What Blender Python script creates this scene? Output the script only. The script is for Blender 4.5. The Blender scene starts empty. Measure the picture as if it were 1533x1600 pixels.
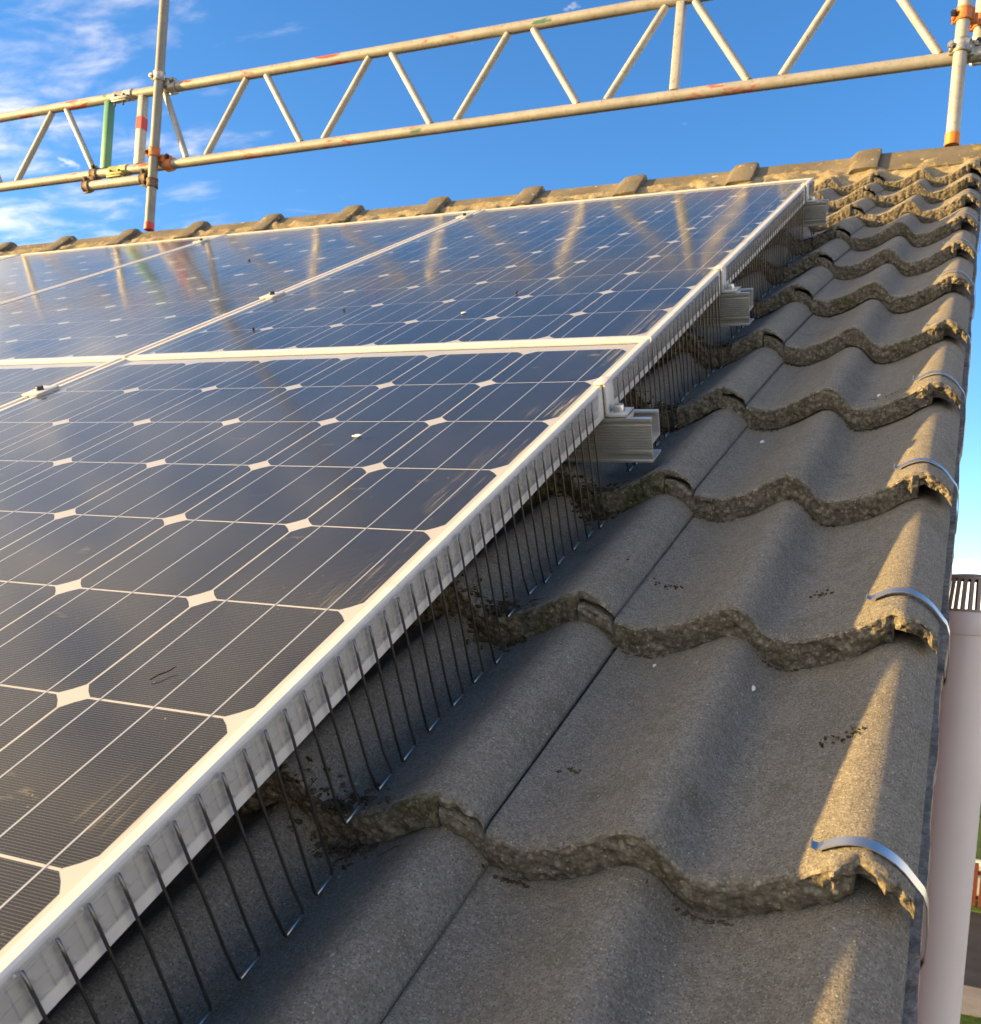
import bpy, bmesh, math, random
from mathutils import Vector, Matrix, noise as mnoise
R = math.radians
random.seed(7)
S = bpy.context.scene
COL = S.collection

# ------------------------------------------------------------------ camera
cam_d = bpy.data.cameras.new("camera"); cam = bpy.data.objects.new("camera", cam_d); COL.objects.link(cam)
CX = Vector((0.91029873, 0.40629912, 0.07922907))      # right
CYd = Vector((0.08574378, 0.00217732, -0.99631484))    # down
CZ = Vector((-0.40497435, 0.91373754, -0.03285561))    # forward
m = Matrix((CX, -CYd, -CZ)).transposed().to_4x4()
m.translation = Vector((0.41347563, -1.4208001, -0.40572935))
cam.matrix_world = m
cam_d.sensor_fit = 'HORIZONTAL'; cam_d.sensor_width = 36.0
cam_d.lens = 1571.94 / 1533 * 36.0
cam_d.shift_y = 200.0 / 1533
cam_d.clip_start = 0.02; cam_d.clip_end = 3000
cam_d.dof.use_dof = True; cam_d.dof.focus_distance = 1.05; cam_d.dof.aperture_fstop = 24
S.camera = cam

# ------------------------------------------------------------------ light
SUN_AZ = Vector((-2.9, -1.37, 0)).normalized()          # towards the sun, horizontally
SUN_EL = R(6.6)
sun_dir = Vector((SUN_AZ.x * math.cos(SUN_EL), SUN_AZ.y * math.cos(SUN_EL), math.sin(SUN_EL)))
sl = bpy.data.lights.new("sun", 'SUN'); sun = bpy.data.objects.new("sun", sl); COL.objects.link(sun)
sl.energy = 3.5; sl.angle = R(0.55); sl.color = (1.0, 0.73, 0.35)
sun.rotation_euler = sun_dir.to_track_quat('Z', 'Y').to_euler()
world = bpy.data.worlds.new("World"); S.world = world; world.use_nodes = True
S.view_settings.view_transform = 'Standard'; S.view_settings.look = 'None'
S.view_settings.gamma = 1.0; S.view_settings.use_curve_mapping = False
S.view_settings.exposure = 1.88
S.view_settings.use_white_balance = True; S.view_settings.white_balance_temperature = 9000
S.cycles.max_bounces = 7; S.cycles.diffuse_bounces = 3; S.cycles.glossy_bounces = 3; S.cycles.transparent_max_bounces = 12; S.cycles.caustics_reflective = False; S.cycles.caustics_refractive = False

def nodes_of(tree):
    tree.nodes.clear()
    def N(t, **kw):
        n = tree.nodes.new(t)
        for k, v in kw.items():
            if k.startswith('_'): setattr(n, k[1:], v)
            else:
                key = int(k[1:]) if k[0] == 'i' and k[1:].isdigit() else k.replace('__', ' ')
                n.inputs[key].default_value = v
        return n
    def L(a, b): tree.links.new(a, b)
    return N, L
def ramp(n, stops, interp='LINEAR'):
    cr = n.color_ramp; cr.interpolation = interp
    while len(cr.elements) > len(stops): cr.elements.remove(cr.elements[-1])
    while len(cr.elements) < len(stops): cr.elements.new(0.5)
    for e, (p, c) in zip(cr.elements, stops):
        e.position = p; e.color = c if len(c) == 4 else (*c, 1)
    return n
def g(v): return (v, v, v, 1)

N, L = nodes_of(world.node_tree)
out = N('ShaderNodeOutputWorld'); bg = N('ShaderNodeBackground', Strength=0.15)
sky = N('ShaderNodeTexSky', _sky_type='NISHITA', _sun_disc=False, _sun_elevation=SUN_EL,
        _sun_rotation=math.atan2(SUN_AZ.x, SUN_AZ.y), _altitude=60, _air_density=0.72, _dust_density=0.2, _ozone_density=2.6)
tc = N('ShaderNodeTexCoord'); sep = N('ShaderNodeSeparateXYZ'); L(tc.outputs['Generated'], sep.inputs[0])
# cirrus: a cloud sheet seen in perspective (direction / height)
zc = N('ShaderNodeMath', _operation='MAXIMUM', i1=0.0); L(sep.outputs['Z'], zc.inputs[0])
za = N('ShaderNodeMath', _operation='ADD', i1=0.12); L(zc.outputs[0], za.inputs[0])
dv = N('ShaderNodeVectorMath', _operation='DIVIDE'); L(tc.outputs['Generated'], dv.inputs[0])
cmb = N('ShaderNodeCombineXYZ'); [L(za.outputs[0], cmb.inputs[i]) for i in range(3)]; L(cmb.outputs[0], dv.inputs[1])
mp = N('ShaderNodeMapping'); mp.inputs['Location'].default_value = (1.3, 0.4, 0); mp.inputs['Rotation'].default_value = (0, 0, R(-28)); mp.inputs['Scale'].default_value = (1.7, 3.6, 0.0)
L(dv.outputs[0], mp.inputs[0])
n1 = N('ShaderNodeTexNoise', Scale=3.2, Detail=9.0, Roughness=0.57, Distortion=0.3); L(mp.outputs[0], n1.inputs['Vector'])
# weather: clear to the right of the view, thickening wisps to the left and on towards the sun
dt = N('ShaderNodeVectorMath', _operation='DOT_PRODUCT'); dt.inputs[1].default_value = (-0.90, -0.43, 0.0); L(tc.outputs['Generated'], dt.inputs[0])
cv = N('ShaderNodeMapRange', i1=0.0, i2=1.0, i3=-0.365, i4=0.52); cv.clamp = False; L(dt.outputs['Value'], cv.inputs[0])
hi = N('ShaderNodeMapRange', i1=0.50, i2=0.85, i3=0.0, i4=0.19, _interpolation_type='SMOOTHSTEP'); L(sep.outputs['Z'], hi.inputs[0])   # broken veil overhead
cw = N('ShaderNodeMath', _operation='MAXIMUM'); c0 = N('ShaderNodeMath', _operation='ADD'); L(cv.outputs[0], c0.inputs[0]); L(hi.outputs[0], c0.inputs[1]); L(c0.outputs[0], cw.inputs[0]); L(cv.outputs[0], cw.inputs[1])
cs = N('ShaderNodeMath', _operation='ADD'); L(n1.outputs[0], cs.inputs[0]); L(cw.outputs[0], cs.inputs[1])
mr = N('ShaderNodeMapRange', i1=0.36, i2=1.16, i3=0.0, i4=0.95, _interpolation_type='SMOOTHSTEP'); L(cs.outputs[0], mr.inputs[0])
mm = mr
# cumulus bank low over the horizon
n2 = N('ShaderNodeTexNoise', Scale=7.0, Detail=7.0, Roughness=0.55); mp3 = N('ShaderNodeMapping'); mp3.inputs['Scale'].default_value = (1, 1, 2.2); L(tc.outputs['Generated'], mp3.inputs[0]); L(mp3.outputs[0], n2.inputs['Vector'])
lo = N('ShaderNodeMapRange', i1=0.02, i2=0.10, i3=0.24, i4=-0.14); rx = N('ShaderNodeMapRange', i1=0.12, i2=0.75, i3=0.0, i4=-0.30, _interpolation_type='SMOOTHSTEP'); L(sep.outputs['X'], rx.inputs[0])    # bank raised to the right, out of view, for whiter fill light
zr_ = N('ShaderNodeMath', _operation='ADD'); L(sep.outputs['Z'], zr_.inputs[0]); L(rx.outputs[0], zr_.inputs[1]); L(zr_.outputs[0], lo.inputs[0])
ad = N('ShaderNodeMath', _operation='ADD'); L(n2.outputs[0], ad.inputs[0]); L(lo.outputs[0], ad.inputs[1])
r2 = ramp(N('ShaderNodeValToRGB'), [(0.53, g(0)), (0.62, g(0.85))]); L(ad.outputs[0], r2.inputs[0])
hs = N('ShaderNodeHueSaturation', Saturation=1.21, Value=1.09, Hue=0.511); L(sky.outputs[0], hs.inputs['Color'])
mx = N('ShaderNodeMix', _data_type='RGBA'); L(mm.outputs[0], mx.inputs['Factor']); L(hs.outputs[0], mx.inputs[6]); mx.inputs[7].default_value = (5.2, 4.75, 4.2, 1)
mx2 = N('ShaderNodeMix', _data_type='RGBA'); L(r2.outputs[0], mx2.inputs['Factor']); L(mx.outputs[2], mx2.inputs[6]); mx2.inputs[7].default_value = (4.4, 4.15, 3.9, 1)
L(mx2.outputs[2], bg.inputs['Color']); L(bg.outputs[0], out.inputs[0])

# ------------------------------------------------------------------ materials
MATS = {}
def mat(name, fn):
    mt = bpy.data.materials.new(name); mt.use_nodes = True
    N, L = nodes_of(mt.node_tree)
    o = N('ShaderNodeOutputMaterial')
    L(fn(N, L), o.inputs['Surface']); MATS[name] = mt
    return mt
def coords(N, L, rnd=True):
    tc = N('ShaderNodeTexCoord')
    if not rnd: return tc.outputs['Object']
    oi = N('ShaderNodeObjectInfo'); ml = N('ShaderNodeMath', _operation='MULTIPLY', i1=37.0); L(oi.outputs['Random'], ml.inputs[0])
    ad = N('ShaderNodeVectorMath', _operation='ADD'); L(tc.outputs['Object'], ad.inputs[0])
    cb = N('ShaderNodeCombineXYZ'); [L(ml.outputs[0], cb.inputs[i]) for i in range(3)]; L(cb.outputs[0], ad.inputs[1])
    return ad.outputs[0]
def mixc(N, L, fac, a, b):
    mx = N('ShaderNodeMix', _data_type='RGBA')
    if isinstance(fac, (int, float)): mx.inputs['Factor'].default_value = fac
    else: L(fac, mx.inputs['Factor'])
    for i, c in ((6, a), (7, b)):
        if isinstance(c, tuple): mx.inputs[i].default_value = (*c, 1) if len(c) == 3 else c
        else: L(c, mx.inputs[i])
    return mx.outputs[2]
def noise(N, L, v, scale, detail=3, rough=.55, lo=None, hi=None, dist=0):
    n = N('ShaderNodeTexNoise', Scale=scale, Detail=detail, Roughness=rough, Distortion=dist); L(v, n.inputs['Vector'])
    if lo is None: return n.outputs[0]
    mr = N('ShaderNodeMapRange', i1=lo, i2=hi); L(n.outputs[0], mr.inputs[0]); return mr.outputs[0]
def bump(N, L, h, strength, dist, prev=None):
    b = N('ShaderNodeBump', Strength=strength, Distance=dist); L(h, b.inputs['Height'])
    if prev: L(prev, b.inputs['Normal'])
    return b.outputs[0]
def specks(N, L, v, scale, thr, keep):
    """isolated grains: voronoi cells, a share of which carry a grain"""
    vo = N('ShaderNodeTexVoronoi', Scale=scale); L(v, vo.inputs['Vector'])
    lt = N('ShaderNodeMapRange', i1=thr, i2=thr * .6); L(vo.outputs['Distance'], lt.inputs[0])
    sp = N('ShaderNodeSeparateColor'); L(vo.outputs['Color'], sp.inputs[0])
    kp = N('ShaderNodeMath', _operation='GREATER_THAN', i1=1 - keep); L(sp.outputs[0], kp.inputs[0])
    ml = N('ShaderNodeMath', _operation='MULTIPLY'); L(lt.outputs[0], ml.inputs[0]); L(kp.outputs[0], ml.inputs[1])
    return ml.outputs[0]
def principled(N, L, col, rough=.6, normal=None, metal=0.0, spec=.5, **kw):
    p = N('ShaderNodeBsdfPrincipled'); p.inputs['Metallic'].default_value = metal
    if isinstance(col, tuple): p.inputs['Base Color'].default_value = (*col, 1)
    else: L(col, p.inputs['Base Color'])
    if isinstance(rough, (int, float)): p.inputs['Roughness'].default_value = rough
    else: L(rough, p.inputs['Roughness'])
    p.inputs['Specular IOR Level'].default_value = spec
    if normal: L(normal, p.inputs['Normal'])
    for k, v in kw.items(): p.inputs[k.replace('_', ' ')].default_value = v
    return p.outputs[0]

def schlick(N, L, f0, normal=None):
    lw = N('ShaderNodeLayerWeight', Blend=.5)
    if normal: L(normal, lw.inputs['Normal'])
    p = N('ShaderNodeMath', _operation='POWER', i1=5.0); L(lw.outputs['Facing'], p.inputs[0])
    mr = N('ShaderNodeMapRange', i1=0.0, i2=1.0, i3=f0, i4=1.0); L(p.outputs[0], mr.inputs[0]); return mr.outputs[0]
def f_tile(N, L):
    v = coords(N, L)
    oi2 = N('ShaderNodeObjectInfo'); sm_ = N('ShaderNodeMapping'); sm_.inputs['Scale'].default_value = (34, 3.5, 34); L(v, sm_.inputs[0])
    big = noise(N, L, v, 7, 4, .6, .3, .72); mid = noise(N, L, v, 45, 5, .65, .32, .7); fine = noise(N, L, v, 420, 3, .7, .25, .75)
    c = mixc(N, L, big, (.322, .305, .268), (.452, .430, .380))
    c = mixc(N, L, oi2.outputs['Random'], mixc(N, L, .30, c, (.17, .15, .12)), mixc(N, L, .20, c, (.44, .40, .33)))          # tile to tile
    c = mixc(N, L, noise(N, L, sm_.outputs[0], 1.0, 5, .65, .50, .72), c, mixc(N, L, .42, c, (.13, .115, .085)))            # run-off stains
    c = mixc(N, L, mid, mixc(N, L, .45, c, (.15, .13, .10)), c)
    c = mixc(N, L, fine, mixc(N, L, .66, c, (.10, .09, .07)), mixc(N, L, .36, c, (.68, .63, .53)))
    c = mixc(N, L, noise(N, L, v, 16, 5, .65, .56, .72), c, mixc(N, L, .5, c, (.12, .118, .06)))       # algae film
    c = mixc(N, L, noise(N, L, v, 150, 4, .75, .30, .70), mixc(N, L, .5, c, (.11, .098, .075)), c)
    c = mixc(N, L, specks(N, L, v, 480, .45, .24), c, (.40, .37, .31))
    c = mixc(N, L, specks(N, L, v, 230, .20, .05), c, (.62, .59, .51))
    c = mixc(N, L, specks(N, L, v, 60, .13, .05), c, (.50, .49, .40))
    c = mixc(N, L, specks(N, L, v, 520, .45, .22), c, (.12, .11, .095))
    h = bump(N, L, noise(N, L, v, 380, 4, .8), 1.0, .0032)
    h = bump(N, L, noise(N, L, v, 90, 4, .6), .5, .002, h)
    h = bump(N, L, noise(N, L, v, 24, 3, .5), .35, .004, h)
    return principled(N, L, c, .88, h, spec=.25)
mat('concrete_tile', f_tile)
def f_edge(N, L):
    v = coords(N, L)
    c = mixc(N, L, noise(N, L, v, 30, 5, .6, .3, .7), (.22, .196, .158), (.41, .37, .305))
    c = mixc(N, L, noise(N, L, v, 190, 4, .7, .35, .65), mixc(N, L, .65, c, (.04, .032, .022)), c)
    c = mixc(N, L, noise(N, L, v, 9, 5, .65, .54, .68), c, mixc(N, L, .65, c, (.085, .105, .025)))       # moss
    c = mixc(N, L, specks(N, L, v, 300, .40, .35), c, (.36, .32, .25))
    c = mixc(N, L, specks(N, L, v, 170, .25, .10), c, (.46, .42, .35))
    vo = N('ShaderNodeTexVoronoi', Scale=190.0); L(v, vo.inputs['Vector'])
    cr = N('ShaderNodeMapRange', i1=.32, i2=.62); L(vo.outputs['Distance'], cr.inputs[0])
    c = mixc(N, L, cr.outputs[0], c, mixc(N, L, .45, c, (.05, .04, .028)))
    h = bump(N, L, vo.outputs['Distance'], -.8, .0035)
    h = bump(N, L, noise(N, L, v, 300, 4, .7), 1.0, .002, h)
    return principled(N, L, c, .95, h, spec=.15)
mat('tile_aggregate', f_edge)
def f_ridge(N, L):
    v = coords(N, L)
    c = mixc(N, L, noise(N, L, v, 9, 5, .6, .3, .7), (.135, .118, .088), (.225, .198, .15))
    c = mixc(N, L, noise(N, L, v, 260, 3, .7, .3, .7), mixc(N, L, .4, c, (.07, .06, .045)), c)
    c = mixc(N, L, noise(N, L, v, 14, 4, .65, .60, .68), c, (.36, .27, .07))                           # orange lichen
    c = mixc(N, L, noise(N, L, v, 30, 3, .6, .66, .70), c, (.50, .48, .42))
    h = bump(N, L, noise(N, L, v, 300, 4, .7), .8, .0015); h = bump(N, L, noise(N, L, v, 40, 4, .6), .6, .004, h)
    return principled(N, L, c, .9, h, spec=.2)
mat('ridge_concrete', f_ridge)
def f_mortar(N, L):
    v = coords(N, L, False)
    c = mixc(N, L, noise(N, L, v, 14, 5, .65, .3, .7), (.27, .215, .13), (.44, .37, .24))
    c = mixc(N, L, noise(N, L, v, 120, 4, .7, .35, .6), mixc(N, L, .5, c, (.12, .09, .05)), c)
    h = bump(N, L, noise(N, L, v, 150, 4, .7), 1.0, .004)
    return principled(N, L, c, .95, h, spec=.15)
mat('mortar', f_mortar)
mat('underlay', lambda N, L: principled(N, L, (.02, .02, .02), .9))
def f_undercloak(N, L):
    v = coords(N, L, False)
    c = mixc(N, L, noise(N, L, v, 22, 5, .65, .35, .65), (.32, .25, .19), (.55, .45, .36))
    c = mixc(N, L, noise(N, L, v, 130, 4, .7, .4, .6), mixc(N, L, .5, c, (.06, .045, .035)), c)
    return principled(N, L, c, .9, bump(N, L, noise(N, L, v, 120, 4, .7), .8, .003))
mat('undercloak', f_undercloak)
def f_brick(N, L):
    tc = N('ShaderNodeTexCoord'); sp = N('ShaderNodeSeparateXYZ'); L(tc.outputs['Object'], sp.inputs[0])
    cb = N('ShaderNodeCombineXYZ'); L(sp.outputs['Y'], cb.inputs[0]); L(sp.outputs['Z'], cb.inputs[1])
    b = N('ShaderNodeTexBrick', Scale=1.0, Mortar__Size=.006, Brick__Width=.225, Row__Height=.075, Bias=-.1)
    b.inputs['Color1'].default_value = (.30, .12, .075, 1); b.inputs['Color2'].default_value = (.22, .085, .055, 1); b.inputs['Mortar'].default_value = (.36, .32, .26, 1)
    L(cb.outputs[0], b.inputs['Vector'])
    return principled(N, L, b.outputs['Color'], .9, bump(N, L, b.outputs['Fac'], -.6, .006))
mat('brickwork', f_brick)

def f_alu(N, L):
    v = coords(N, L)
    c = mixc(N, L, noise(N, L, v, 40, 4, .6, .3, .7), (.60, .59, .56), (.69, .68, .65))
    c = mixc(N, L, noise(N, L, v, 13, 5, .7, .60, .75), c, (.46, .42, .33))
    st = N('ShaderNodeMapping'); st.inputs['Scale'].default_value = (400, 6, 400); L(v, st.inputs[0])
    return principled(N, L, c, .42, bump(N, L, noise(N, L, st.outputs[0], 1, 3), .12, .0006), metal=.05, spec=.5)
mat('anodised_frame', f_alu)
def f_rail(N, L):
    v = coords(N, L)
    c = mixc(N, L, noise(N, L, v, 30, 4, .6, .3, .7), (.56, .55, .52), (.70, .69, .65))
    return principled(N, L, c, .38, bump(N, L, noise(N, L, v, 200, 3), .1, .0005), metal=.7)
mat('mill_aluminium', f_rail)
def f_backsheet(N, L):
    v = coords(N, L)
    return principled(N, L, mixc(N, L, noise(N, L, v, 8, 3, .5, .3, .7), (.57, .55, .51), (.64, .62, .58)), .7)
mat('backsheet', f_backsheet)
def f_cell(N, L):
    tc = N('ShaderNodeTexCoord'); sp = N('ShaderNodeSeparateXYZ'); L(tc.outputs['Object'], sp.inputs[0])
    oi = N('ShaderNodeObjectInfo')
    c = mixc(N, L, oi.outputs['Random'], (.007, .0085, .014), (.013, .015, .022))
    # fine silver contact fingers printed across the wafer
    fm = N('ShaderNodeMath', _operation='MULTIPLY', i1=1 / .0024); L(sp.outputs['Y'], fm.inputs[0])
    fr = N('ShaderNodeMath', _operation='FRACT'); L(fm.outputs[0], fr.inputs[0])
    lt = N('ShaderNodeMath', _operation='LESS_THAN', i1=.10); L(fr.outputs[0], lt.inputs[0])
    c = mixc(N, L, lt.outputs[0], c, (.19, .205, .24))
    return principled(N, L, c, .45, spec=.2)
mat('silicon_cell', f_cell)
mat('busbar_silver', lambda N, L: principled(N, L, (.52, .54, .58), .45, metal=.3))
PWX = .990
def f_glass(N, L):
    tc = N('ShaderNodeTexCoord'); v = tc.outputs['Object']
    oi = N('ShaderNodeObjectInfo'); ad = N('ShaderNodeVectorMath', _operation='ADD'); L(v, ad.inputs[0]); L(oi.outputs['Random'], ad.inputs[1])
    v2 = ad.outputs[0]
    rf = noise(N, L, v2, 5, 4, .6); mr = N('ShaderNodeMapRange', i1=.3, i2=.7, i3=.07, i4=.15); L(rf, mr.inputs[0])
    gl = N('ShaderNodeBsdfGlossy'); gl.inputs['Color'].default_value = (1, .965, .85, 1); L(mr.outputs[0], gl.inputs['Roughness'])
    bn = bump(N, L, noise(N, L, v2, 900, 2), .02, .0003); L(bn, gl.inputs['Normal']); fr = schlick(N, L, .018)
    tr = N('ShaderNodeBsdfTransparent'); tr.inputs['Color'].default_value = (.95, .96, .96, 1)
    m1 = N('ShaderNodeMixShader'); L(fr, m1.inputs[0]); L(tr.outputs[0], m1.inputs[1]); L(gl.outputs[0], m1.inputs[2])
    # dust film, rain streaks down the slope, dried splashes
    st = N('ShaderNodeMapping'); st.inputs['Scale'].default_value = (26, 3.2, 1); st.inputs['Rotation'].default_value = (0, 0, R(4)); L(v2, st.inputs[0])
    streak = noise(N, L, st.outputs[0], 1.0, 5, .65, .55, .85)
    patch = noise(N, L, v2, 3.0, 5, .6, .35, .8)
    grit = specks(N, L, v2, 160, .16, .05)
    sm = N('ShaderNodeMapping'); sm.inputs['Scale'].default_value = (9, 26, 1); sm.inputs['Rotation'].default_value = (0, 0, R(38)); L(v2, sm.inputs[0])
    smear = noise(N, L, sm.outputs[0], 1.0, 6, .7, .64, .76)
    def mul(a, k):
        q = N('ShaderNodeMath', _operation='MULTIPLY', i1=k); L(a, q.inputs[0]); return q.outputs[0]
    def add(a, b):
        q = N('ShaderNodeMath', _operation='ADD'); L(a, q.inputs[0]); L(b, q.inputs[1]); return q.outputs[0]
    # brushed scuffs along the right-hand cells
    sx = N('ShaderNodeSeparateXYZ'); L(v, sx.inputs[0])
    ma = N('ShaderNodeMapRange', i1=PWX - .075, i2=PWX - .022); L(sx.outputs['X'], ma.inputs[0])
    sc = N('ShaderNodeMapping'); sc.inputs['Scale'].default_value = (330, 9, 1); sc.inputs['Rotation'].default_value = (0, 0, R(-7)); L(v2, sc.inputs[0])
    sk = noise(N, L, sc.outputs[0], 1.0, 4, .7, .50, .72); sb = noise(N, L, v2, 9, 3, .6, .45, .62)
    q1 = N('ShaderNodeMath', _operation='MULTIPLY'); L(sk, q1.inputs[0]); L(sb, q1.inputs[1])
    q2 = N('ShaderNodeMath', _operation='MULTIPLY'); L(q1.outputs[0], q2.inputs[0]); L(ma.outputs[0], q2.inputs[1])
    d = add(mul(q2.outputs[0], .8), add(add(mul(streak, .03), mul(patch, .018)), add(mul(grit, .5), mul(smear, .38))))
    d2 = N('ShaderNodeMath', _operation='ADD', i1=.003, _use_clamp=True); L(d, d2.inputs[0])
    df = N('ShaderNodeBsdfDiffuse'); df.inputs['Color'].default_value = (.45, .40, .29, 1)
    m2 = N('ShaderNodeMixShader'); L(d2.outputs[0], m2.inputs[0]); L(m1.outputs[0], m2.inputs[1]); L(df.outputs[0], m2.inputs[2])
    return m2.outputs[0]
mat('solar_glass', f_glass)
def f_steel(N, L):
    v = coords(N, L)
    return principled(N, L, mixc(N, L, noise(N, L, v, 60, 3), (.13, .125, .12), (.22, .215, .21)), .38, metal=1.0)
mat('guard_steel', f_steel)
mat('bright_steel', lambda N, L: principled(N, L, (.60, .60, .57), .42, bump(N, L, noise(N, L, coords(N, L), 150, 3), .08, .0006), metal=1.0))
def f_clear(N, L):
    v = coords(N, L, False)
    b = bump(N, L, noise(N, L, v, 85, 2, .5, dist=2.2), .55, .002)
    fr = schlick(N, L, .09, b)
    gl = N('ShaderNodeBsdfGlossy', Roughness=.12); L(b, gl.inputs['Normal'])
    tr = N('ShaderNodeBsdfTransparent'); tr.inputs['Color'].default_value = (.985, .985, .985, 1)
    m1 = N('ShaderNodeMixShader'); L(fr, m1.inputs[0]); L(tr.outputs[0], m1.inputs[1]); L(gl.outputs[0], m1.inputs[2])
    return m1.outputs[0]
mat('clear_plastic', f_clear)
def tube_paint(name, a, b, daubs):
    def f(N, L):
        v = coords(N, L)
        c = mixc(N, L, noise(N, L, v, 9, 5, .65, .3, .7), a, b)
        c = mixc(N, L, noise(N, L, v, 70, 4, .7, .55, .75), c, (.20, .15, .09))
        sp = N('ShaderNodeMapping'); sp.inputs['Scale'].default_value = (2.6, 9, 9); L(v, sp.inputs[0])
        for i, (col, lo) in enumerate(daubs):
            of = N('ShaderNodeVectorMath', _operation='ADD'); of.inputs[1].default_value = (i * 3.7, i * 1.3, 5.1 * i); L(sp.outputs[0], of.inputs[0])
            c = mixc(N, L, noise(N, L, of.outputs[0], 1.0, 4, .6, lo, lo + .025), c, col)
        return principled(N, L, c, .5, bump(N, L, noise(N, L, v, 90, 4), .25, .001), metal=.25)
    mat(name, f)
tube_paint('scaffold_tube', (.30, .29, .26), (.43, .418, .38), [((.06, .18, .11), .645), ((.50, .085, .06), .60)])
tube_paint('scaffold_tube_clean', (.34, .332, .305), (.48, .47, .435), [])
tube_paint('shaded_tube', (.17, .17, .15), (.27, .265, .235), [])  # darker copy of the tube colour, holding the left post's shade
tube_paint('green_paint', (.05, .22, .13), (.08, .29, .18), [])
mat('orange_cap', lambda N, L: principled(N, L, mixc(N, L, noise(N, L, coords(N, L), 60, 3), (.72, .17, .03), (.85, .26, .05)), .5))
mat('red_band', lambda N, L: principled(N, L, (.60, .05, .04), .5))
mat('coupler_zinc', lambda N, L: principled(N, L, mixc(N, L, noise(N, L, coords(N, L), 90, 4, .6, .3, .7), (.30, .28, .24), (.58, .56, .50)), .45, metal=.7))
mat('coupler_rust', lambda N, L: principled(N, L, mixc(N, L, noise(N, L, coords(N, L), 90, 4, .6, .3, .7), (.10, .065, .045), (.28, .20, .14)), .7, metal=.4))
mat('coupler_orange', lambda N, L: principled(N, L, mixc(N, L, noise(N, L, coords(N, L), 70, 4, .6, .3, .7), (.50, .13, .04), (.68, .24, .08)), .55))
mat('coupler_yellow', lambda N, L: principled(N, L, mixc(N, L, noise(N, L, coords(N, L), 70, 4, .6, .3, .7), (.40, .33, .10), (.60, .52, .22)), .55))
mat('dark_bolt', lambda N, L: principled(N, L, (.05, .05, .055), .45, metal=.6))
mat('pipe_plastic', lambda N, L: principled(N, L, mixc(N, L, noise(N, L, coords(N, L), 6, 4, .6, .3, .7), (.80, .715, .69), (.86, .775, .75)), .33, bump(N, L, noise(N, L, coords(N, L), 30, 3), .05, .002)))
mat('pipe_cowl', lambda N, L: principled(N, L, (.34, .29, .27), .45))
def f_moss(N, L):
    v = coords(N, L)
    c = mixc(N, L, noise(N, L, v, 60, 4, .6, .35, .65), (.05, .038, .024), (.15, .115, .075))
    c = mixc(N, L, noise(N, L, v, 25, 3, .6, .55, .7), c, (.05, .062, .016))
    return principled(N, L, c, .97, bump(N, L, noise(N, L, v, 350, 4, .7), 1.0, .003), spec=.1)
mat('moss_litter', f_moss)
mat('twig_bark', lambda N, L: principled(N, L, (.045, .032, .02), .9))
mat('dropping_white', lambda N, L: principled(N, L, mixc(N, L, noise(N, L, coords(N, L), 200, 3), (.62, .61, .56), (.80, .79, .75)), .8))
def f_two(name, a, b, sc, bs=60, bd=.01, rough=.95):
    mat(name, lambda N, L: principled(N, L, mixc(N, L, noise(N, L, coords(N, L), sc, 6, .65, .3, .7), a, b), rough, bump(N, L, noise(N, L, coords(N, L), bs, 4, .7), .7, bd), spec=.2))
f_two('soil', (.10, .10, .05), (.17, .155, .09), .6, 8, .05)
f_two('lawn_grass', (.045, .085, .014), (.10, .15, .03), 2.5, 60, .02)
f_two('path_paving', (.26, .22, .16), (.36, .31, .24), 2.0, 30, .005)
f_two('asphalt', (.035, .033, .032), (.065, .060, .056), 1.2, 90, .006)
f_two('fence_stain', (.095, .028, .018), (.15, .048, .03), 6, 30, .003)
f_two('render_white', (.66, .64, .60), (.76, .74, .70), 2.0, 60, .003)
f_two('roof_slate', (.09, .07, .06), (.15, .11, .09), 3.0, 20, .01)
f_two('bark', (.06, .045, .03), (.12, .09, .06), 8, 30, .01)
mat('window_dark', lambda N, L: principled(N, L, (.02, .025, .03), .08))
def leafmat(name, a, b):
    def f(N, L):
        oi = N('ShaderNodeTexCoord')
        c = mixc(N, L, noise(N, L, oi.outputs['Object'], 3.0, 3, .6, .3, .7), a, b)
        df = N('ShaderNodeBsdfDiffuse'); L(c, df.inputs[0]); tl = N('ShaderNodeBsdfTranslucent'); L(c, tl.inputs[0])
        m1 = N('ShaderNodeMixShader', i0=.4); L(df.outputs[0], m1.inputs[1]); L(tl.outputs[0], m1.inputs[2]); return m1.outputs[0]
    mat(name, f)
leafmat('leaf_yellow', (.20, .16, .02), (.32, .25, .03)); leafmat('leaf_green', (.05, .085, .018), (.11, .15, .03)); leafmat('leaf_dark', (.03, .05, .015), (.06, .085, .025))

# ------------------------------------------------------------------ helpers
TILT = R(30.0); CT, ST = math.cos(TILT), math.sin(TILT)
def W(u, v, n): return Vector((u, v * CT - n * ST, v * ST + n * CT))     # roof frame -> world
def mesh(name, verts, faces, mats, fmat=None, smooth=False):
    me = bpy.data.meshes.new(name); me.from_pydata([tuple(v) for v in verts], [], faces)
    for mt in (mats if isinstance(mats, (list, tuple)) else [mats]): me.materials.append(MATS[mt])
    if fmat: me.polygons.foreach_set('material_index', fmat)
    if smooth: me.polygons.foreach_set('use_smooth', [True] * len(me.polygons))
    me.update(); return me
def link(name, me, parent=None, loc=None, rot=None):
    o = bpy.data.objects.new(name, me); COL.objects.link(o)
    if parent: o.parent = parent
    if loc is not None: o.location = loc
    if rot is not None: o.rotation_euler = rot
    return o
def tag(o, label=None, cat=None, group=None, kind=None):
    for k, v in (('label', label), ('category', cat), ('group', group), ('kind', kind)):
        if v: o[k] = v
    return o
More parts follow.
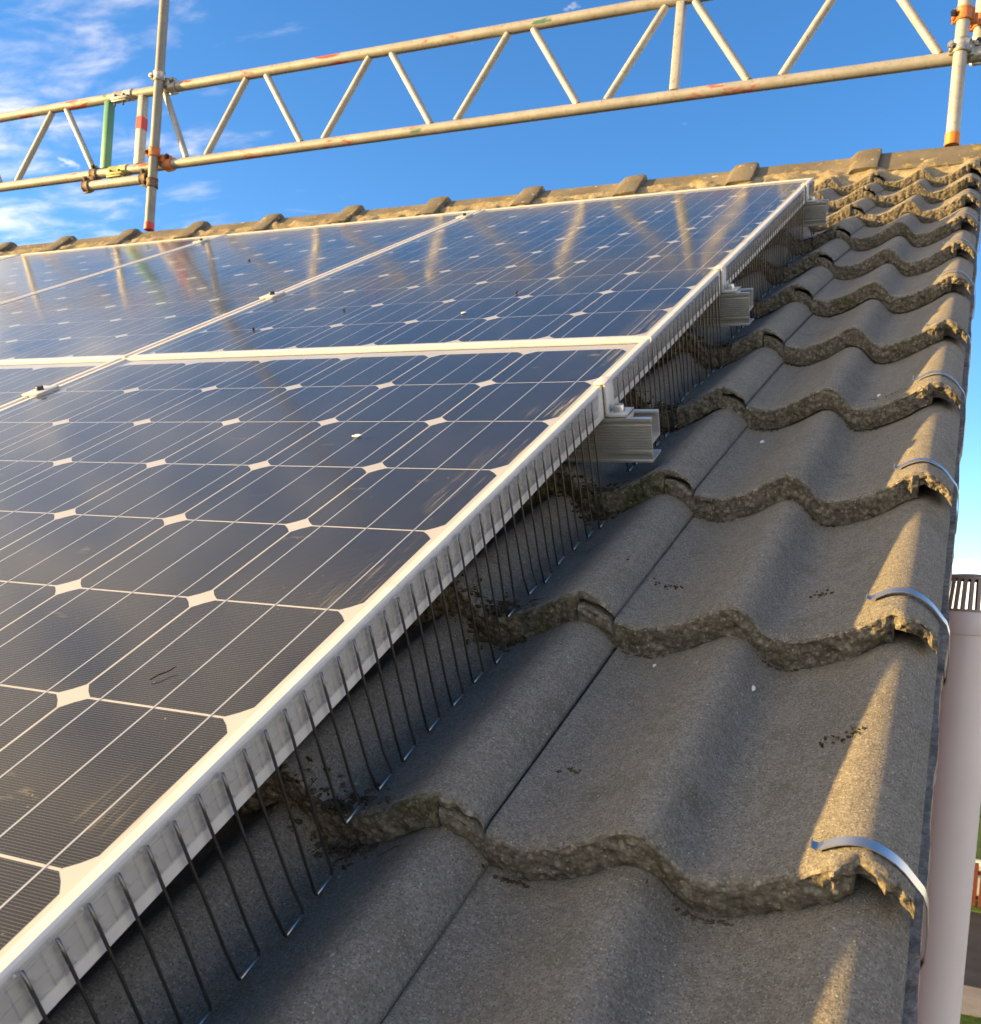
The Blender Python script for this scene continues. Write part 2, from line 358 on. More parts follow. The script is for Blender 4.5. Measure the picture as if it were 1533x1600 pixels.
def empty(name, loc, rot=(0, 0, 0)):
    o = bpy.data.objects.new(name, None); COL.objects.link(o); o.location = loc; o.rotation_euler = rot; o.empty_display_size = .05
    return o
class MB:
    """collects simple shapes for one mesh"""
    def __init__(s): s.v = []; s.f = []; s.m = []
    def add(s, vs, fs, mi=0):
        o = len(s.v); s.v += [Vector(x) for x in vs]; s.f += [tuple(i + o for i in q) for q in fs]; s.m += [mi] * len(fs)
    def box(s, lo, hi, bev=0.0, mi=0):
        (x0, y0, z0), (x1, y1, z1) = lo, hi
        b = min(bev, (x1 - x0) * .45, (y1 - y0) * .45, (z1 - z0) * .45)
        if b <= 0:
            s.add([(x, y, z) for z in (z0, z1) for x, y in ((x0, y0), (x1, y0), (x1, y1), (x0, y1))],
                  [(3, 2, 1, 0), (4, 5, 6, 7), (0, 1, 5, 4), (1, 2, 6, 5), (2, 3, 7, 6), (3, 0, 4, 7)], mi); return
        bm = bmesh.new(); bmesh.ops.create_cube(bm, size=1)
        for q in bm.verts: q.co = Vector(((x0 + x1) / 2 + q.co.x * (x1 - x0), (y0 + y1) / 2 + q.co.y * (y1 - y0), (z0 + z1) / 2 + q.co.z * (z1 - z0)))
        bmesh.ops.bevel(bm, geom=bm.edges[:], offset=b, segments=2, affect='EDGES', profile=.5)
        s.bm(bm, mi)
    def bm(s, bm, mi=0):
        bm.verts.index_update(); s.add([q.co.copy() for q in bm.verts], [[q.index for q in f.verts] for f in bm.faces], mi); bm.free()
    def tube(s, pts, r, seg=8, mi=0, cap=True):
        pts = [Vector(p) for p in pts]; n = len(pts); rr = r if isinstance(r, (list, tuple)) else [r] * n
        vs = []; fs = []; px = None
        for i, p in enumerate(pts):
            t = (pts[min(i + 1, n - 1)] - pts[max(i - 1, 0)]).normalized()
            if px is None: px = t.orthogonal().normalized()
            else:
                px = (px - t * px.dot(t)); px = px.normalized() if px.length > 1e-6 else t.orthogonal().normalized()
            py = t.cross(px)
            for k in range(seg):
                a = 2 * math.pi * k / seg; vs.append(p + (px * math.cos(a) + py * math.sin(a)) * rr[i])
        for i in range(n - 1):
            for k in range(seg):
                a, b = i * seg + k, i * seg + (k + 1) % seg; fs.append((a, b, b + seg, a + seg))
        if cap: fs.append(tuple(range(seg))[::-1]); fs.append(tuple(range((n - 1) * seg, n * seg)))
        s.add(vs, fs, mi)
    def lathe(s, prof, c=(0, 0, 0), axis=(0, 0, 1), seg=32, mi=0, a0=0, a1=2 * math.pi):
        ax = Vector(axis).normalized(); px = ax.orthogonal().normalized(); py = ax.cross(px); c = Vector(c); full = a1 - a0 > 6.28
        k = seg if full else seg + 1; vs = []; fs = []
        for r, h in prof:
            for i in range(k):
                a = a0 + (a1 - a0) * i / seg; vs.append(c + ax * h + (px * math.cos(a) + py * math.sin(a)) * r)
        for j in range(len(prof) - 1):
            for i in range(seg):
                a, b = j * k + i, j * k + (i + 1) % k; fs.append((a, b, b + k, a + k))
        s.add(vs, fs, mi)
    def sweep(s, prof, axis_pts, mi=0):
        """closed 2-D profile (list of Vector offsets per station given as function)"""
        pass
    def build(s, name, mats, parent=None, loc=None, rot=None, smooth=False, auto=False):
        me = mesh(name, s.v, s.f, mats, s.m, smooth)
        o = link(name, me, parent, loc, rot)
        if auto: autosmooth(me)
        return o
def autosmooth(me, ang=35):
    bm = bmesh.new(); bm.from_mesh(me)
    for f in bm.faces: f.smooth = True
    for e in bm.edges:
        if len(e.link_faces) != 2 or e.calc_face_angle(0) > R(ang): e.smooth = False
    bm.to_mesh(me); bm.free()
ROT = (TILT, 0, 0)
def nz(x, y, z, s=1.0): return mnoise.noise(Vector((x * s, y * s, z * s)))

# ------------------------------------------------------------------ tile profile (roof frame, metres)
PROF = [(0, -.1325), (.004, -.1340), (.015, -.1375), (.031, -.1395), (.05, -.1362), (.075, -.1268), (.095, -.1158), (.108, -.1090), (.116, -.1075),
        (.124, -.1085), (.134, -.1145), (.147, -.1300), (.156, -.1368), (.166, -.1388), (.182, -.1378), (.203, -.1312), (.225, -.1212), (.24, -.1125),
        (.251, -.1065), (.262, -.1038), (.272, -.1048), (.284, -.1108), (.293, -.1188), (.300, -.1282)]
def catmull(P, x):
    for i in range(len(P) - 1):
        if x <= P[i + 1][0] or i == len(P) - 2:
            p0 = P[max(i - 1, 0)]; p1 = P[i]; p2 = P[i + 1]; p3 = P[min(i + 2, len(P) - 1)]
            h = p2[0] - p1[0]; t = (x - p1[0]) / h
            m1 = (p2[1] - p0[1]) / (p2[0] - p0[0]) * h; m2 = (p3[1] - p1[1]) / (p3[0] - p1[0]) * h
            return (2 * t**3 - 3 * t * t + 1) * p1[1] + (t**3 - 2 * t * t + t) * m1 + (-2 * t**3 + 3 * t * t) * p2[1] + (t**3 - t * t) * m2
GAUGE, STEP, TLEN = .345, .0345, .415
def top_n(x):
    if x < 0: return catmull(PROF, x + .3) - .0125 - .0015
    return catmull(PROF, x)
def low_n(x, verge=False):
    if x > .263: return top_n(x) - .0170 if verge else top_n(x) - .0125 + .0090 * (x - .263) / .037
    return top_n(x) - STEP + .0008
def tile_height(u, v_rel, x):  return top_n(x) - STEP * v_rel / GAUGE

def tile_mesh(seed, hero, verge):
    rnd = random.Random(seed); ox = seed * 13.7
    dx = .0022 if hero else .010
    xs = [-.037 + dx * i for i in range(int(.337 / dx))] + [.2625, .2635, .300]; xs = sorted(set(round(x, 5) for x in xs if abs(x - .263) > .0012 or x in (.2625, .2635)))
    vs_st = [0, .0025, .006, .012, .022, .036, .055, .08, .11, .145, .18, .215, .25, .285, .32, .36, TLEN] if hero else [0, .005, .03, .2, TLEN]
    nF = 12 if hero else 2
    V = []; F = []; M = []
    nx = len(xs)
    def front(x):
        e = .0028 * nz(x * 24, ox, 6.6) + .0022 * nz(x * 70, ox, 1.3) + .0009 * nz(x * 190, ox, 4.4) if hero else 0
        if verge and x > .236:
            k = min(1, (x - .236) / .025)
            e += k * (.006 + .007 * nz(x * 70, ox, 9.1) + .0025 * nz(x * 230, ox, 7.7))
        elif hero and x > .262: e += .002 + .004 * nz(x * 90, ox, 3.1)
        return e
    chip = [(rnd.uniform(0, .25), rnd.uniform(.004, .014), rnd.uniform(.002, .006)) for _ in range(8)] if hero else []
    for x in xs:
        fr = front(x)
        for j, vv in enumerate(vs_st):
            rnd_edge = {0: .0042, .0025: .0015, .006: .0004}.get(vv, 0) if hero else {0: .003}.get(vv, 0)
            n = top_n(x) - STEP * vv / GAUGE - rnd_edge
            if hero:
                n += .0007 * nz(x * 22, vv * 22 + ox, .5) + .0003 * nz(x * 95, vv * 95, ox)
                if vv < .012:
                    n += .0014 * nz(x * 170, vv * 170, ox) * (1 - vv / .012)
                    for cx, cw, cd in chip: n -= cd * max(0, 1 - abs(x - cx) / cw) * (1 - vv / .012)
            V.append((x, vv + fr * max(0, 1 - vv / .05), n))
    nv = len(vs_st)
    for i in range(nx - 1):
        for j in range(nv - 1):
            a = i * nv + j; F.append((a, a + nv, a + nv + 1, a + 1)); M.append(1 if (hero and j < 1) else 0)
    # front face
    o = len(V)
    for x in xs:
        fr = front(x); t0 = top_n(x) - (.0042 if hero else .003); b0 = low_n(x, verge)
        for k in range(nF + 1):
            w = k / nF; n = t0 + (b0 - t0) * w; bul = -.0012 * math.sin(w * math.pi)
            if verge and x > .24 and k > 0: bul += .004 * nz(x * 95, n * 95, ox + 5) + .0025 * nz(x * 240, n * 240, ox)
            if hero and 0 < k: bul += .0026 * nz(x * 130, n * 130, ox) + .0012 * nz(x * 300, n * 300, ox + 3) + .0015 * w
            dn = .0010 * nz(x * 120, n * 50, ox + 8) if hero and k == nF else 0
            if verge and x > .2635 and k == nF: dn += .0016 * nz(x * 110, ox, 2.2)
            V.append((x, fr + bul, n + dn))
    for i in range(nx - 1):
        for k in range(nF):
            a = o + i * (nF + 1) + k; F.append((a, a + 1, a + nF + 2, a + nF + 1)); M.append(1)
    # join: the first row of the front face coincides with the top's first station
    o2 = len(V)
    st2 = [0.001, .03, TLEN]
    for x in xs:
        for vv in st2: V.append((x, vv + (front(x) if vv < .05 else 0), low_n(x, verge) - STEP * vv / GAUGE))
    for i in range(nx - 1):
        for j in range(2):
            a = o2 + i * 3 + j; F.append((a, a + 1, a + 4, a + 3)); M.append(1)
    # side faces
    for xi, flip in ((0, True), (nx - 1, False)):
        sv = len(V); x = xs[xi]
        for vv in vs_st:
            fr = front(x) * max(0, 1 - vv / .05)
            V.append((x, vv + fr, top_n(x) - STEP * vv / GAUGE - (.004 if vv == 0 else 0) + (.0007 * nz(x * 22, vv * 22 + ox, .5) if hero else 0)))
            V.append((x, vv + fr, low_n(x, verge) - STEP * vv / GAUGE))
        for j in range(nv - 1):
            a = sv + 2 * j; q = (a, a + 1, a + 3, a + 2); F.append(q if flip else q[::-1]); M.append(0)
    me = mesh('roof_tile', V, F, ['concrete_tile', 'tile_aggregate'], M)
    autosmooth(me, 50)
    return me

# ------------------------------------------------------------------ house: roof, walls
RIDGE_Y, RIDGE_Z = 2.496, 1.335
RIDGE_UP = .016
VERGE_U = .413
EAVE_V = -2.35
house = empty('house', (0, 2.5, -6.2)); tag(house, 'house with grey pantiled roof under the solar panels, seen along its verge', 'house')
def in_house(o):                      # keep world placement while parenting to the house root
    o.parent = house; o.matrix_parent_inverse = Matrix.Translation((0, 2.5, -6.2)).inverted(); return o
deck = MB()
v_top = 2.74
deck.box((-5.6, EAVE_V, -.230), (.385, v_top, -.205))
roof = in_house(deck.build('roof_slope', 'underlay', rot=ROT))
rear = MB(); rear.box((-5.6, EAVE_V, -.230), (.385, 2.74, -.14))
in_house(rear.build('rear_slope', 'roof_slate', loc=(-5.215, 2 * RIDGE_Y, 0), rot=(TILT, 0, math.pi)))
# gable wall below the verge
gy0, gy1 = W(0, EAVE_V, -.24).y + .15, 2 * RIDGE_Y - W(0, EAVE_V, -.24).y - .15
def under(y): return W(0, EAVE_V, -.245).z + (min(y, 2 * RIDGE_Y - y) - W(0, EAVE_V, -.245).y) * math.tan(TILT)
gp = [(gy0, -6.25), (gy1, -6.25), (gy1, under(gy1)), (RIDGE_Y, under(RIDGE_Y)), (gy0, under(gy0))]
gw = MB(); gw.add([(.36, y, z) for y, z in gp] + [(.1, y, z) for y, z in gp], [(0, 1, 2, 3, 4), (9, 8, 7, 6, 5)] + [(i, i + 5, (i + 1) % 5 + 5, (i + 1) % 5) for i in range(5)])
in_house(gw.build('gable_wall', 'brickwork'))
fw = MB(); fw.box((-5.5, gy0, -6.25), (.095, gy0 + .25, under(gy0) - .01)); in_house(fw.build('front_wall', 'brickwork'))
# undercloak strip and bedding mortar along the verge
uc = MB(); rnd = random.Random(5); n_seg = 240; va = []
for i in range(n_seg + 1):
    v = EAVE_V + (2.70 - EAVE_V) * i / n_seg; e = .0035 * nz(v * 9, .3, 2) + .0016 * nz(v * 40, 7, 2)
    va += [(.330, v, -.190), (.4205 + e, v, -.186 + .4 * e), (.4215 + e, v, -.199), (.330, v, -.203)]
uc.add(va, [(4 * i + k, 4 * i + 4 + k, 4 * i + 4 + (k + 1) % 4, 4 * i + (k + 1) % 4) for i in range(n_seg) for k in range(4)])
o = in_house(uc.build('undercloak', 'undercloak', rot=ROT))

COURSE_V = [-1.957 - .345, -1.957, -1.612, -1.267, -.9225, -.586, -.248, .098, .452, .815, 1.166, 1.512, 1.868, 2.212, 2.530]
hero_v = [tile_mesh(s, True, True) for s in (1, 2, 3, 4)]; hero_i = [tile_mesh(s, True, False) for s in (11, 12, 13)]; low_m = [tile_mesh(s, False, False) for s in (21,)]
U0 = .114
def add_tile(u0, v, me, j=1.0):
    rr = random.Random(int((u0 + 9) * 1000) * 31 + int((v + 9) * 1000))
    o = link('roof_tile', me, roof, (u0 + rr.uniform(-.001, .001) * j, v + rr.uniform(-.0025, .0025) * j, rr.uniform(-.0004, .0008) * j))
    o.rotation_euler = (0, rr.uniform(-.002, .002) * j, rr.uniform(-.004, .004) * j)
    return o
for ci, v in enumerate(COURSE_V):
    for k in range(0, 18):
        u0 = U0 - .300 * k
        if k == 0: me = hero_v[ci % 4] if ci >= 2 else low_m[0]
        elif k <= 2: me = hero_i[(ci + k) % 3] if ci >= 2 else low_m[0]
        else: me = low_m[0]
        add_tile(u0, v, me)

# ridge tiles: half round with a raised collar at the right-hand end
def ridge_mesh(seed, collar=True, L0=.4455):
    # angle ridge: two straight wings at 43 degrees meeting in a blunt nose
    prof = [(-.124, -.1165), (-.093, -.0870), (-.062, -.0580), (-.034, -.0310), (-.020, -.0160), (-.011, -.0055), (0, -.0005)]
    prof = prof + [(-y, z) for y, z in prof[-2::-1]]
    st = [(0, 0), (.12, 0), (.24, 0), (.338, 0), (.349, .006), (.360, .016), (.368, .020), (.405, .022), (.438, .022), (L0, .020), (L0, -.006)] if collar else [(0, 0), (.1, 0), (.2, 0), (.3, 0), (L0, 0), (L0, -.006)]
    V = []; F = []; K = len(prof)
    for x, dr in st:
        for k, (y, z) in enumerate(prof):
            ny = -.68 * (1 if y < 0 else -1) * min(1, abs(y) / .02); nz_ = .73 if abs(y) > .015 else 1.0
            e = .0012 * nz(x * 30, y * 30, seed + z * 30) + (.0022 * nz(x * 60, y * 45, seed * 3 + z * 40) if dr > .015 else 0)
            V.append((x + (.0025 * nz(y * 40, z * 40, seed) if x > L0 - .01 else 0), y + ny * dr, z + nz_ * dr + e))
    for i in range(len(st) - 1):
        for k in range(K - 1):
            a = i * K + k; F.append((a, a + K, a + K + 1, a + 1))
    for k, sg in ((0, 1), (K - 1, -1)):
        o = len(V)
        for i, (x, dr) in enumerate(st):
            q0 = V[i * K + k]; V.append(q0); V.append((q0[0], q0[1] + sg * (.016 + dr * .7), q0[2] - .012 - dr * .4))
        for i in range(len(st) - 1):
            q = (o + 2 * i, o + 2 * i + 1, o + 2 * i + 3, o + 2 * i + 2); F.append(q if sg > 0 else q[::-1])
    o = len(V); i = len(st) - 1
    for k in range(K):
        q0 = V[i * K + k]; V.append(q0); V.append((q0[0], q0[1] * .9, q0[2] - .022))
    for k in range(K - 1): F.append((o + 2 * k, o + 2 * k + 1, o + 2 * k + 3, o + 2 * k + 2))
    me = mesh('ridge_tile', V, F, 'ridge_concrete'); autosmooth(me, 32); return me
rms = [ridge_mesh(s) for s in (1, 2, 3)]
inv_rot = Matrix.Rotation(-TILT, 4, 'X')
for k in range(12):
    x1 = .075 - .4395 * (k - 1)
    me = rms[k % 3]; x0 = x1 - .4455
    if k == 0: me = ridge_mesh(5, False, .345)
    zr = RIDGE_Z + RIDGE_UP * max(0, min(1, (x0 + 1.6) / 1.7))
    o = link('ridge_tile', me, roof); o.matrix_local = inv_rot @ Matrix.Translation((x0, RIDGE_Y + random.uniform(-.003, .003), zr + random.uniform(-.002, .002)))
# ridge bedding mortar: lumpy fillet following the tiles
def u_to_x(u): return (u - U0) % .300
V = []; F = []; nu, nr = 560, 12
for i in range(nu + 1):
    u = -4.9 + (4.9 + .405) * i / nu; x = u_to_x(u)
    bl = .5 + .5 * nz(u * 4, 3, 1)
    extra = .035 if u > -.06 else 0.0
    v_lo = 2.636 - .018 * bl - extra * (.5 + .6 * nz(u * 9, 1, 5)) - .012 * (1 if -.06 < u < .12 else 0)
    for j in range(nr + 1):
        w = j / nr; v = v_lo + (2.735 - v_lo) * w
        surf = top_n(x) - STEP * (v - 2.53) / GAUGE
        full = -.104 - .010 * (1 - w)
        n = surf * (1 - w ** .6) + max(full, surf + .004) * w ** .6 if True else 0
        n += (.010 * nz(u * 14, v * 14, 3) + .006 * nz(u * 40, v * 40, 1) + .003 * nz(u * 110, v * 110, 2)) * min(1, w * 6) - .004 * (1 - min(1, w * 8))
        n = min(n, -.090)
        V.append((u, v, n))
for i in range(nu):
    for j in range(nr):
        a = i * (nr + 1) + j; F.append((a, a + nr + 1, a + nr + 2, a + 1))
link('ridge_mortar', mesh('ridge_mortar', V, F, 'mortar', None, True), roof)

# verge clips: spring-steel straps hooked over each verge roll
def clip_mesh():
    sf = lambda u: top_n(min(.298, u - U0)) + .0030 + .1035
    path = [(.3490, sf(.349) + .0065), (.3485, sf(.349) + .0030)] + [(u, sf(u) + .0012 * math.sin((u - .352) / .055 * math.pi)) for u in (.352, .358, .365, .372, .380, .388, .395, .401, .407)] + [(.4135, sf(.411) - .0040), (.4190, sf(.411) - .0115), (.4220, sf(.411) - .0215), (.4235, -.062), (.4235, -.088), (.4215, -.0955), (.416, -.0965), (.405, -.0955)]
    base = -.1035; w = .0085; t = .0009
    V = []; F = []
    for i, (u, dn) in enumerate(path):
        a = Vector(path[max(i - 1, 0)]); b = Vector(path[min(i + 1, len(path) - 1)]); d = (b - a).normalized(); nr_ = Vector((-d.y, d.x))
        skew = 0.0
        hw = w * (.6 if i < 1 else .8 if i == 1 else 1) * .5
        for s_, tt in ((-1, 0), (1, 0), (1, 1), (-1, 1)):
            V.append((u + nr_.x * -t * tt, skew + hw * s_, base + dn + nr_.y * -t * tt))
    for i in range(len(path) - 1):
        for k in range(4): F.append((4 * i + k, 4 * i + (k + 1) % 4, 4 * i + 4 + (k + 1) % 4, 4 * i + 4 + k))
    F += [(0, 1, 2, 3), tuple(len(V) - 4 + q for q in (3, 2, 1, 0))]
    me = mesh('verge_clip', V, F, 'bright_steel'); autosmooth(me, 50); return me
U0 = .114
cm = clip_mesh()
for ci, v in enumerate(COURSE_V[2:13]):
    link('verge_clip', cm, roof, (random.uniform(-.002, .002), v + .041 + random.uniform(-.006, .006), .0012 - STEP * .041 / GAUGE), (0, random.uniform(-.004, .006), random.uniform(-.06, .06)))

# ------------------------------------------------------------------ solar panels
PW, PH, FH = .990, 1.650, .042
CP, CS, CH = .1585, .1560, .0148
MU, MV = (PW - 6 * CP) / 2, (PH - 10 * CP) / 2
def frame_mesh():
    V = []; F = []
    lip = .0105
    # cross-section (inward distance d from the outer face, height h)
    sec = [(0, -FH), (0, -.0018), (.0006, -.0006), (.0018, 0), (lip - .0008, 0), (lip, -.0008), (lip, -.004), (.0025, -.005), (.0025, -FH + .002), (.024, -FH + .002), (.024, -FH)]
    corners = [(0, 0, 1, 1), (PW, 0, -1, 1), (PW, PH, -1, -1), (0, PH, 1, -1)]
    ns = len(sec)
    for cx, cy, sx, sy in corners:
        for d, h in sec: V.append((cx + sx * d, cy + sy * d, h))
    for c in range(4):
        for k in range(ns):
            a = c * ns + k; b = c * ns + (k + 1) % ns; c2 = (c + 1) % 4
            F.append((a, c2 * ns + k, c2 * ns + (k + 1) % ns, b))
    # shallow extrusion lines along the outer faces are separate thin beads
    mb = MB(); mb.add(V, F)
    for h in (-.0105, -.0205, -.0315):
        mb.box((PW - .0004, .012, h - .0005), (PW + .0005, PH - .012, h + .0005))
    me = mesh('frame', mb.v, mb.f, 'anodised_frame'); return me
frame_me = frame_mesh()
def quad(name, x0, y0, x1, y1, z, mt):
    return mesh(name, [(x0, y0, z), (x1, y0, z), (x1, y1, z), (x0, y1, z)], [(0, 1, 2, 3)], mt)
def slab(name, x0, y0, x1, y1, z0, z1, mt):
    b = MB(); b.box((x0, y0, z0), (x1, y1, z1)); return mesh(name, b.v, b.f, mt)
glass_me = quad('glass_pane', .006, .006, PW - .006, PH - .006, -.0016, 'solar_glass')
back_me = slab('backsheet', .004, .004, PW - .004, PH - .004, -.0062, -.00502, 'backsheet')
h_ = CS / 2
oct_ = [(-h_ + CH, -h_), (h_ - CH, -h_), (h_ - CH * .47, -h_ + CH * .45), (h_, -h_ + CH), (h_, h_ - CH), (h_ - CH * .47, h_ - CH * .45), (h_ - CH, h_), (-h_ + CH, h_), (-h_ + CH * .47, h_ - CH * .45), (-h_, h_ - CH), (-h_, -h_ + CH), (-h_ + CH * .47, -h_ + CH * .45)]
# rounded corner bows outwards
oct_ = [(x, y) for x, y in oct_]
cell_me = mesh('cell', [(x, y, .0001) for x, y in oct_] + [(x, y, 0) for x, y in oct_], [tuple(range(12))] + [(i, i + 12, (i + 1) % 12 + 12, (i + 1) % 12) for i in range(12)], 'silicon_cell')
bus_me = slab('busbar', -.0008, 0, .0008, 10 * CP - .004, 0, .0002, 'busbar_silver')
def solar_panel(u_right, v_bottom, label):
    root = empty('solar_panel', W(u_right - PW, v_bottom, 0), ROT); tag(root, label, 'solar panel', 'solar panels on the roof slope')
    link('frame', frame_me, root); link('backsheet', back_me, root); link('glass_pane', glass_me, root)
    for i in range(6):
        for j in range(10):
            link('cell', cell_me, root, (MU + (i + .5) * CP, MV + (j + .5) * CP, -.0050))
        for b in (-1, 0, 1):
            link('busbar', bus_me, root, (MU + (i + .5) * CP + b * CS / 3, MV + .002, -.00486))
    return root
UR = -.002; PU = 1.0; VG = .0036
solar_panel(UR, VG, 'solar panel of the upper row nearest the verge, with blurred golden scaffold reflections')
solar_panel(UR - PU, VG, 'second solar panel from the verge in the upper row, below the ridge')
solar_panel(UR - 2 * PU, VG, 'third solar panel from the verge in the upper row, left of the second seam')
solar_panel(UR - 3 * PU, VG, 'leftmost solar panel of the upper row, only a sliver showing at the picture edge')
solar_panel(UR, -VG - PH, 'large foreground solar panel of the lower row, beside the wire bird guard')
solar_panel(UR - PU, -VG - PH, 'solar panel of the lower row left of the foreground one, at left picture edge')

# mounting rails (extruded, ribbed)
def rail_profile():
    # (v, n) closed outline; front face (low v) carries the ribs
    P = [(.000, 0), (.000, -.004), (.0045, -.0045), (.0045, -.0085), (0, -.009)]
    n = -.009
    for k in range(8):
        P += [(0, n - .0018), (.0012, n - .0024), (.0012, n - .0030), (0, n - .0036)]; n -= .0036
    P += [(0, n - .001), (.003, n - .0012), (.003, n - .0045), (-.002, n - .005), (-.002, n - .008), (.001, n - .0085), (.001, n - .0165), (-.0015, n - .017), (-.0015, n - .0195)]
    nb = n - .0195
    P += [(.040, nb), (.040, nb + .003), (.004, nb + .003), (.004, -.034), (.040, -.034), (.040, 0), (.031, 0), (.031, -.0025), (.037, -.0025), (.037, -.030), (.004, -.030), (.004, -.0025), (.009, -.0025), (.009, 0)]
    return P
RP = rail_profile()
def rail(v, u_end, label):
    ul = -4.4; k = len(RP); V = [(u_end, y, z) for y, z in RP] + [(ul, y, z) for y, z in RP]
    F = [(i, (i + 1) % k, (i + 1) % k + k, i + k) for i in range(k)] 
    bm = bmesh.new(); bv = [bm.verts.new(q) for q in V]
    for f in F: bm.faces.new([bv[i] for i in f])
    bm.faces.new(bv[:k][::-1]); bm.normal_update()
    bmesh.ops.triangulate(bm, faces=[f for f in bm.faces if len(f.verts) > 4])
    mb = MB(); mb.bm(bm)
    o = mb.build('mounting_rail', 'mill_aluminium', loc=W(0, v, -FH - .0005), rot=ROT)
    return tag(o, label, 'rail', 'aluminium mounting rails under the panels')
RAILS = [(-.235, .060), (.462, .050), (1.497, .052)]
for (v, ue), lb in zip(RAILS, ('nearest ribbed aluminium rail end sticking out under the lower panel', 'middle aluminium rail end sticking out halfway along the bird guard', 'farthest aluminium rail end sticking out near the ridge')):
    rail(v, ue, lb)
def end_clamp(v, label):
    t = empty('end_clamp', W(UR + .0012, v + .004, 0), ROT); tag(t, label, 'clamp', 'end clamps holding the panel edge')
    b = MB(); b.box((-.0125, 0, .0004), (.0035, .030, .0032), .0008); b.box((.0005, 0, -.0405), (.0035, .030, .0006), .0005); b.box((.0035, .0, -.0415), (.030, .030, -.0375), .0008); b.box((.027, 0, -.0480), (.030, .030, -.0375), .0005)
    b.build('bracket', 'anodised_frame', t, auto=True)
    c = MB(); c.lathe([(0, -.0290), (.0062, -.0290), (.0068, -.0300), (.0068, -.0372)], (.014, .015, 0), seg=20); c.lathe([(0, -.0302), (.0032, -.0302), (.0032, -.0289)], (.014, .015, 0), seg=6)
    c.lathe([(.0, -.0372), (.0088, -.0372), (.0088, -.0376)], (.014, .015, 0), seg=20)
    c.build('bolt', 'bright_steel', t, auto=True)
end_clamp(RAILS[0][0], 'nearest end clamp with bolt gripping the panel edge above the rail')
end_clamp(RAILS[1][0], 'middle end clamp gripping the upper panel edge above its rail')
end_clamp(RAILS[2][0], 'far end clamp gripping the upper panel edge near the ridge')
def mid_clamp(u, v, label):
    t = empty('mid_clamp', W(u, v, 0), ROT); tag(t, label, 'clamp', 'mid clamps bridging the panel seams')
    b = MB(); b.box((-.018, 0, .0004), (.018, .050, .0034), .0008); b.box((-.0045, .001, -.035), (.0045, .049, .0005)); b.build('bracket', 'anodised_frame', t, auto=True)
    c = MB(); c.lathe([(0, .0095), (.0055, .0095), (.0062, .0085), (.0062, .0030)], (0, .025, 0), seg=16); c.build('bolt', 'dark_bolt', t, auto=True)
sx = UR - PU + .005
mid_clamp(sx, RAILS[0][0], 'mid clamp on the lower row seam at the left picture edge')
mid_clamp(sx, RAILS[1][0], 'mid clamp halfway along the first seam of the upper row')
mid_clamp(sx, RAILS[2][0], 'mid clamp at the top of the first seam of the upper row')
mid_clamp(sx - PU, RAILS[2][0], 'mid clamp at the top of the second seam, under the left scaffold post')

# ------------------------------------------------------------------ bird guard: clip strips and U-shaped wires
def tile_top_at(u, v):
    x = u_to_x(u); best = -9
    for cv in COURSE_V:
        if cv - .001 <= v <= cv + TLEN: best = max(best, top_n(x) - STEP * (v - cv) / GAUGE)
    return best
def bird_guard(v0, v1, label):
    t = empty('bird_guard', W(0, v0, 0), ROT); tag(t, label, 'bird guard', 'wire bird guards along the panel edge')
    u0 = UR + .0006; pitch = .0244; n = int((v1 - v0) / (2 * pitch))
    st = MB(); st.box((u0, .001, -.0315), (u0 + .0013, v1 - v0 - .001, -.0045), .0003)
    rr = random.Random(int(v0 * 100))
    wires = []
    for k in range(2 * n):
        y = pitch * (k + .5)
        wires.append(y)
        st.box((u0 + .0012, y - .0105, -.0060), (u0 + .0026, y + .0105, -.0050))           # ledges of each clip cell
        st.box((u0 + .0012, y - .0110, -.0285), (u0 + .0027, y + .0020, -.0275))
        st.box((u0 + .0012, y - .0112, -.0300), (u0 + .0024, y - .0104, -.0055))
        for h in (-.0125, -.0240):                                                            # retaining fingers either side of the wire
            st.box((u0 + .0012, y - .0030, h - .0012), (u0 + .0052, y - .0014, h + .0012), .0003)
            st.box((u0 + .0012, y + .0014, h - .0030), (u0 + .0052, y + .0030, h - .0006), .0003)
        st.lathe([(.0016, -.0022), (.0020, -.0010), (.0016, .0003), (0, .0008)], (u0 + .0022, y - .0035, -.0048), (1, 0, 0), seg=8)
    st.build('clip_strip', 'clear_plastic', t)
    for k in range(n):
        ya, yb = wires[2 * k], wires[2 * k + 1]
        w = MB(); lean = rr.uniform(-.003, .003); out = rr.uniform(0, .007)
        va, vb = v0 + ya + lean, v0 + yb + lean
        na = tile_top_at(.006 + out, va) + .0015; nb = tile_top_at(.006 + out, vb) + .0015
        if abs(na - nb) > .010: na = nb = max(na, nb)
        nbm = max(na, nb) + rr.uniform(-.0015, .004); na = nbm + rr.uniform(-.001, .001); nb = nbm
        uw = u0 + .0034
        pts = [(uw, ya, -.0045 + rr.uniform(-.0015, .0015)), (uw, ya, -.02), (uw + .0005, ya + lean * .2, -.05), (uw + out * .5, ya + lean * .6, (na - .05) / 2 - .02), (uw + out, ya + lean, na + .004),
               (uw + out, ya + lean + .0015, na + .0008), (uw + out, yb + lean - .0015, nb + .0008), (uw + out, yb + lean, nb + .004), (uw + out * .5, yb + lean * .6, (nb - .05) / 2 - .02), (uw + .0005, yb + lean * .2, -.05), (uw, yb, -.02), (uw, yb, -.0045 + rr.uniform(-.0015, .0015))]
        w.tube(pts[:6], .0012, 6); w.tube(pts[5:7], .00125, 6, 1); w.tube(pts[6:], .0012, 6); w.build('wire', ['guard_steel', 'bright_steel'], t, smooth=True)  # bottom run takes a brighter steel in place of its sky glint
